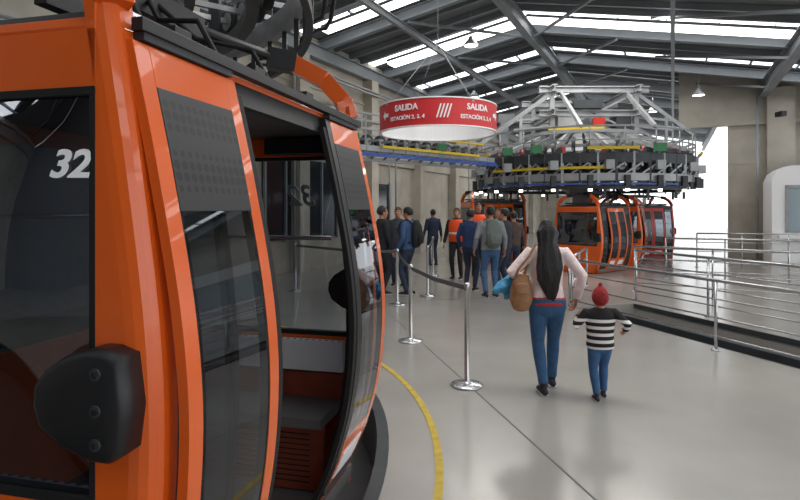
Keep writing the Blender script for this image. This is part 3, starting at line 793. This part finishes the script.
SK = mat('skin', C(178, 125, 98), .55, var=.05, vs=20)
EYE = mat('eye_white', C(230, 228, 222), .3); DK = mat('pupil', C(25, 18, 15), .3); LIP = mat('lips', C(140, 72, 66), .5)
SOLE = mat('sole_white', C(205, 205, 205), .6)
HAIRB = mat('hair_black', C(16, 13, 13), .38, bump=.9, bs=30, stretch=(4, 4, .35))
_cl = {}
def cloth(col, b=.6):
    k = col
    if k not in _cl: _cl[k] = mat('cloth_%d' % len(_cl), C(*col), .85, var=.14, vs=14, bump=b, bs=14)
    return _cl[k]
def person(name, loc, hd, Ht=1.72, top=None, pants=None, shoes=None, hair='short', wr=((.30, .05, .86), (.30, .05, .86)), feet=((.1, 0, 0), (.1, 0, 0)),
           female=False, vox=.018, hs=1.0, hyaw=0, hpitch=0, curl=.3, extras=None, tuck=.90, tw=1.0, und=None, poles=(None, None), hat=None, legk=1.0, armk=1.0):
    s = Ht/1.72
    mats = [top, pants, SK, HAIRB, shoes or cloth((35, 35, 38)), EYE, DK, LIP, SOLE, und or top, hat or top]
    B = bmesh.new()
    V = Vector
    t = bmesh.new()
    bo = -.02 if female else -.008
    hipw = .175 if female else .165
    limb(t, [(0, 0, 1.04), (0, 0, .98), (0, bo, .91), (0, bo, .86)], [(.135*tw, .10), (.150*tw, .112), (hipw*tw, .128 if female else .118), (hipw*.96*tw, .115)], n=20)
    ank = []
    for sg, f in ((-1, feet[0]), (1, feet[1])):
        hip = V((sg*.088, bo*.5, .89)); an = V((sg*f[0], f[1]-.02, .095+f[2]))
        kn, an = ik(hip, an, .415, .415, V((sg*.08, 1, 0)))
        ank.append((sg, an, kn, f))
        m1 = hip.lerp(kn, .45); m2 = kn.lerp(an, .35)
        k = legk
        limb(t, [hip, m1, kn, m2, kn.lerp(an, .75), an+V((0, 0, .005))], [.097*k, .084*k, .062*k, (.061*k, .064*k), .05*k, .048*k], n=14, round1=False)
    me = remeshed(t, vox, 1); B.from_mesh(me)
    t = bmesh.new()
    if female:
        tr = [(tuck-.03, -.012, .172, .128), (.97, -.005, .162, .12), (1.07, 0, .15, .114), (1.2, .01, .16, .122), (1.3, .012, .17, .124), (1.37, 0, .172, .108), (1.42, -.005, .14, .09), (1.465, -.005, .07, .06)]
    else:
        tr = [(tuck-.02, -.004, .178, .132), (.98, 0, .17, .13), (1.1, 0, .172, .13), (1.25, .005, .188, .135), (1.35, 0, .19, .125), (1.42, -.005, .155, .10), (1.465, -.005, .085, .075)]
    limb(t, [V((0, y, z)) for z, y, a, b in tr], [(a*tw, b*tw) for z, y, a, b in tr], n=22, round0=False, round1=False)
    sw_ = (.165 if female else .175)*tw; hands = []
    for i, sg in enumerate((-1, 1)):
        sh = V((sg*sw_, -.005, 1.385)); w = V((sg*wr[i][0], wr[i][1], wr[i][2]))
        pole = poles[i] or V((sg*.5, -1, -.2))
        el, w = ik(sh, w, .285, .25, V(pole))
        ar = 1.1 if female else 1.08
        ar *= armk
        limb(t, [V((sg*.08, -.005, 1.39)), sh, sh.lerp(el, .4), el, el.lerp(w, .4), w], [.065*ar, .064*ar, .056*ar, .047*ar, .045*ar, .036*ar], n=14, round1=False)
        hands.append((sg, w, (w-el).normalized()))
    me = remeshed(t, vox, 0); B.from_mesh(me)
    if und:
        limb(B, [V((0, -.012, tuck-.075)), V((0, -.012, tuck-.0))], [(.174, .132), (.170, .128)], n=22, mi=9, round0=False, round1=False)
    for sg, w, d in hands:
        hand(B, w, d, V((0, 1, 0)) if abs(d.y) < .8 else V((0, 0, 1)), V((-sg, 0, 0)), curl, 2)
    for sg, an, kn, f in ank:
        toe = V((sg*.03, 1, 0)).normalized(); pit = min(.7, f[2]*4)
        fd = (toe*math.cos(pit)+V((0, 0, -math.sin(pit)))).normalized(); up = V((0, math.sin(pit), math.cos(pit)))
        base = an-up*.055
        limb(B, [base-fd*.055, base, base+fd*.07-up*.003, base+fd*.13-up*.012, base+fd*.165-up*.016], [(.034, .036), (.04, .042), (.046, .034), (.045, .026), (.036, .02)], n=12, mi=4)
        limb(B, [base-fd*.06-up*.028, base+fd*.02-up*.028, base+fd*.12-up*.03, base+fd*.175-up*.03], [(.037, .012), (.043, .012), (.048, .012), (.034, .01)], n=12, mi=8)
        limb(B, [an-up*.02, an+V((0, 0, .03))], [.038, .036], n=10, mi=4)
    hb = bmesh.new()
    hr = [(-.118, .036, .024, .026), (-.108, .032, .042, .046), (-.075, .022, .056, .072), (-.035, .01, .065, .087), (.01, .003, .071, .094), (.05, -.002, .074, .096), (.085, -.004, .065, .085), (.106, -.004, .045, .06), (.118, -.004, .018, .024)]
    t = bmesh.new()
    ring_loft(t, [[V((a*math.cos(2*math.pi*i/18), y+b*math.sin(2*math.pi*i/18), z)) for i in range(18)] for z, y, a, b in hr])
    limb(t, [(0, .092, .01), (0, .106, -.02), (0, .108, -.028)], [.007, .011, .012], n=8)
    limb(t, [(0, -.012, -.2), (0, -.006, -.12), (0, 0, -.06)], [.056, .05, .05], n=14)
    for sg in (-1, 1): ellipsoid(t, (sg*.073, -.004, -.012), (.010, .022, .03))
    me = remeshed(t, .008, 2, 3); hb.from_mesh(me)
    for sg in (-1, 1):
        ellipsoid(hb, (sg*.030, .083, .004), (.014, .011, .008), 5, 10, 7); ellipsoid(hb, (sg*.030, .0905, .004), (.006, .005, .006), 6, 8, 6)
        limb(hb, [(sg*.016, .094, .024), (sg*.046, .084, .025)], [.004, .003], V((0, 0, 1)), 6, 3)
    ellipsoid(hb, (0, .091, -.062), (.024, .008, .006), 7, 10, 6)
    if hair:
        hc = V((0, -.010, .022)); u_, v_ = 28, 18; R = []
        for j in range(v_):
            th = math.pi*(.015+.70*j/(v_-1))
            R.append([hc+V((.084*math.sin(th)*math.cos(2*math.pi*i/u_), .108*math.sin(th)*math.sin(2*math.pi*i/u_), .108*math.cos(th))) for i in range(u_)])
        vs = [[hb.verts.new(p_) for p_ in r_] for r_ in R]
        for j in range(v_-1):
            for i in range(u_):
                k = (i+1) % u_
                cen = (R[j][i]+R[j+1][k])/2
                if cen.y > .035 and cen.z < .062: continue
                if cen.y > -.02 and cen.z < .0 and hair == 'short': continue
                f = hb.faces.new((vs[j][i], vs[j][k], vs[j+1][k], vs[j+1][i])); f.material_index = 3; f.smooth = True
    if hair == 'long':
        t = bmesh.new()
        limb(t, [(0, -.035, .07), (0, -.06, 0), (0, -.085, -.1), (0, -.13, -.22), (.006, -.15, -.34), (.012, -.15, -.46), (.018, -.145, -.56), (.02, -.135, -.63), (.022, -.13, -.68)],
             [(.08, .065), (.098, .07), (.105, .065), (.122, .05), (.125, .045), (.112, .04), (.085, .032), (.05, .022), (.02, .012)], n=18)
        for v in t.verts: v.co += V((.014*math.sin(v.co.z*38+v.co.x*20), .008*math.sin(v.co.x*90), 0))
        me = remeshed(t, .011, 3, 2); hb.from_mesh(me)
    if hat:
        t = bmesh.new()
        limb(t, [(0, -.006, .0), (0, -.006, .02), (0, -.008, .07), (0, -.008, .11), (0, -.008, .135)], [(.087, .11), (.09, .113), (.083, .104), (.06, .075), (.03, .036)], n=20, mi=10, round0=False)
        me = remeshed(t, .01, 10, 2); hb.from_mesh(me)
        limb(hb, [(0, -.006, -.01), (0, -.006, .025)], [(.095, .117), (.094, .116)], n=24, mi=10)
        for k in range(60):
            a, b = random.random()*6.28, random.random()*math.pi
            dr = V((math.sin(b)*math.cos(a), math.sin(b)*math.sin(a), math.cos(b)))
            limb(hb, [V((0, -.008, .155)), V((0, -.008, .155))+dr*.02], [.012, .007], n=6, mi=10)
    T = Matrix.Translation((0, .005, 1.59+.118*(hs-1))) @ Matrix.Rotation(math.radians(hyaw), 4, 'Z') @ Matrix.Rotation(math.radians(hpitch), 4, 'X') @ Matrix.Scale(hs, 4)
    hb.transform(T)
    me = bpy.data.meshes.new('h'); hb.to_mesh(me); hb.free(); B.from_mesh(me)
    em = []
    if extras: em = extras(B, len(mats))
    B.transform(Matrix.Scale(s, 4))
    o = mk(name, B, mats+em, recalc=False)
    o.location = loc; o.rotation_euler = (0, 0, math.radians(hd))
    return o

def backpack(col):
    def f(B, k):
        limb(B, [(0, -.19, .98), (0, -.205, 1.05), (0, -.21, 1.2), (0, -.2, 1.34), (0, -.185, 1.42)], [(.12, .06), (.15, .085), (.155, .09), (.145, .075), (.10, .045)], n=18, mi=k)
        limb(B, [(0, -.285, 1.03), (0, -.295, 1.12), (0, -.285, 1.2)], [(.1, .03), (.11, .035), (.1, .02)], n=12, mi=k)
        for sg in (-1, 1):
            limb(B, [(sg*.09, -.13, 1.4), (sg*.1, -.04, 1.475), (sg*.11, .1, 1.42), (sg*.13, .155, 1.25), (sg*.15, .06, 1.08), (sg*.13, -.12, 1.02)], [(.025, .01)]*6, n=8, mi=k)
        return [cloth(col)]
    return f
def vest(B, k):
    limb(B, [(0, 0, .90), (0, 0, 1.1), (0, .005, 1.25), (0, 0, 1.35), (0, -.005, 1.43)], [(.195, .15), (.192, .15), (.205, .152), (.207, .142), (.155, .112)], n=22, mi=k, round0=False, round1=False)
    limb(B, [(0, 0, 1.08), (0, 0, 1.13)], [(.196, .154), (.197, .154)], n=22, mi=k+1, round0=False, round1=False)
    return [mat('hi_vis_orange', C(245, 84, 32), .7), mat('reflective_tape', C(220, 222, 215), .4)]

JE = cloth((54, 86, 122)); JD = cloth((38, 48, 68))
def wex(B, k):
    t = bmesh.new()
    limb(t, [(-.27, -.08, .86), (-.27, -.08, .92), (-.265, -.075, 1.02), (-.26, -.07, 1.10), (-.255, -.065, 1.15)], [(.09, .05), (.115, .065), (.11, .06), (.095, .045), (.07, .03)], n=16)
    me = remeshed(t, .012, k, 2); B.from_mesh(me)
    limb(B, [(-.33, -.08, 1.12), (-.3, -.09, 1.22), (-.19, -.09, 1.36), (-.13, -.03, 1.47), (-.12, .05, 1.43), (-.17, .1, 1.28), (-.24, -.02, 1.12)], [(.012, .006)]*7, n=8, mi=k)
    limb(B, [(-.27, -.14, 1.09), (-.27, -.145, 1.0)], [(.06, .012), (.075, .012)], n=12, mi=k)
    t = bmesh.new()
    limb(t, [(-.30, .14, 1.13), (-.36, .12, 1.06), (-.43, .1, 1.02), (-.50, .08, .98)], [(.05, .05), (.08, .065), (.08, .055), (.04, .03)], n=14)
    limb(t, [(-.36, .12, 1.04), (-.38, .1, .93)], [(.07, .05), (.045, .03)], n=12)
    for v in t.verts: v.co += mn.noise_vector(v.co*14)*.03
    me = remeshed(t, .011, k+1, 1); B.from_mesh(me)
    return [mat('bag_leather', C(150, 108, 72), .5, var=.15, vs=20, bump=.3, bs=40), mat('blue_windbreaker', C(64, 146, 190), .4, var=.3, vs=18, bump=.8, bs=16)]
person('woman_walking', (1.40, 5.33, 0), -3, 1.645, cloth((232, 214, 212), .9), cloth((50, 88, 126)), cloth((40, 40, 48)), 'long',
       wr=((.24, .17, 1.13), (.30, .03, .93)), feet=((.05, -.06, .0), (.09, .22, .0)), female=True, vox=.011, extras=wex, tuck=.95, und=cloth((196, 50, 54)),
       poles=(Vector((-.9, -.8, -.3)), Vector((.7, -.5, 0))), hyaw=-6, legk=1.04, curl=.45)
person('child_walking', (1.83, 5.12, 0), -4, .985, striped('striped_knit', C(28, 26, 30), C(225, 222, 220), .062), cloth((54, 92, 134)), cloth((60, 50, 56)), 'short',
       wr=((.30, .17, 1.30), (.40, .04, 1.10)), feet=((.07, -.05, 0), (.09, .15, 0)), vox=.016, hs=1.32, tuck=.84, tw=1.24, legk=1.2, armk=1.2,
       hat=mat('knit_red', C(150, 38, 42), .9, bump=1, bs=60), poles=(Vector((-.6, -.4, -.8)), Vector((.5, -.6, -.4))), hyaw=4, curl=.5)
dark = cloth((30, 32, 38)); navy = cloth((34, 44, 68)); grey = cloth((124, 128, 132)); blue = cloth((52, 78, 116))
P = person
P('man_standing', (-.36, 11.4, 0), -70, 1.80, dark, cloth((34, 36, 42)), tw=1.1, wr=((.28, .1, .86), (.28, .12, .86)))
P('man_standing', (-.04, 12.6, 0), 170, 1.78, cloth((60, 64, 74)), JD, wr=((.2, .18, 1.08), (.2, .18, 1.08)))
P('man_standing', (.16, 11.3, 0), 62, 1.78, blue, JD, extras=backpack((24, 26, 30)), wr=((.26, .1, .9), (.24, .16, 1.0)), hpitch=-8, tw=1.06)
P('man_standing', (-.75, 12.9, 0), 140, 1.7, cloth((88, 86, 90)), JD)
P('man_standing', (1.78, 11.0, 0), 8, 1.80, grey, JE, extras=backpack((92, 100, 96)), wr=((.29, .08, .9), (.29, .06, .88)), tw=1.08)
P('man_standing', (1.50, 11.9, 0), -30, 1.74, cloth((38, 56, 96)), JD, wr=((.27, .08, .9), (.24, .16, 1.0)), tw=1.05)
P('man_standing', (2.14, 11.5, 0), 60, 1.76, cloth((44, 42, 50)), JD, wr=((.2, .2, 1.05), (.29, .06, .9)), feet=((.12, .05, 0), (.12, -.04, 0)), tw=1.12)
P('man_standing', (2.68, 13.2, 0), 15, 1.68, cloth((78, 62, 58)), JD)
P('station_worker', (1.40, 13.8, 0), 160, 1.76, dark, dark, extras=vest, tw=1.08)
P('station_worker', (1.98, 14.2, 0), 190, 1.90, dark, dark, extras=vest)
P('man_standing', (2.62, 15.2, 0), 190, 1.74, navy, JD)
P('man_standing', (1.0, 17.0, 0), 20, 1.72, navy, JD)

# ------------------------------------------------------------------ world, light, camera
w = bpy.data.worlds.new('sky'); scene.world = w; w.use_nodes = True
bg = w.node_tree.nodes['Background']; bg.inputs[0].default_value = (.96, .98, 1, 1); bg.inputs[1].default_value = 1.85
for (U, v, zz, e) in ((6, -1, 6.2, 230), (16, -3, 6.6, 290), (27, -3, 6.6, 280)):  # added area lights without any fixture, brighten the hall from above
    l = bpy.data.lights.new('roof_fill_light', 'AREA'); l.shape = 'RECTANGLE'; l.size = 6; l.size_y = 1.5; l.energy = e; l.color = (1, .965, .91)
    o = bpy.data.objects.new('roof_fill_light', l); o.location = H(U, v, zz); o.rotation_euler = (0, 0, -math.radians(26)); scene.collection.objects.link(o)
cam = bpy.data.cameras.new('camera'); co = bpy.data.objects.new('camera', cam); scene.collection.objects.link(co)
cam.sensor_width = 36; cam.lens = 36*560/800; cam.shift_y = -42/800; cam.clip_start = .05
co.location = (0, 0, 1.75); co.rotation_euler = (math.radians(90), 0, 0)
scene.camera = co
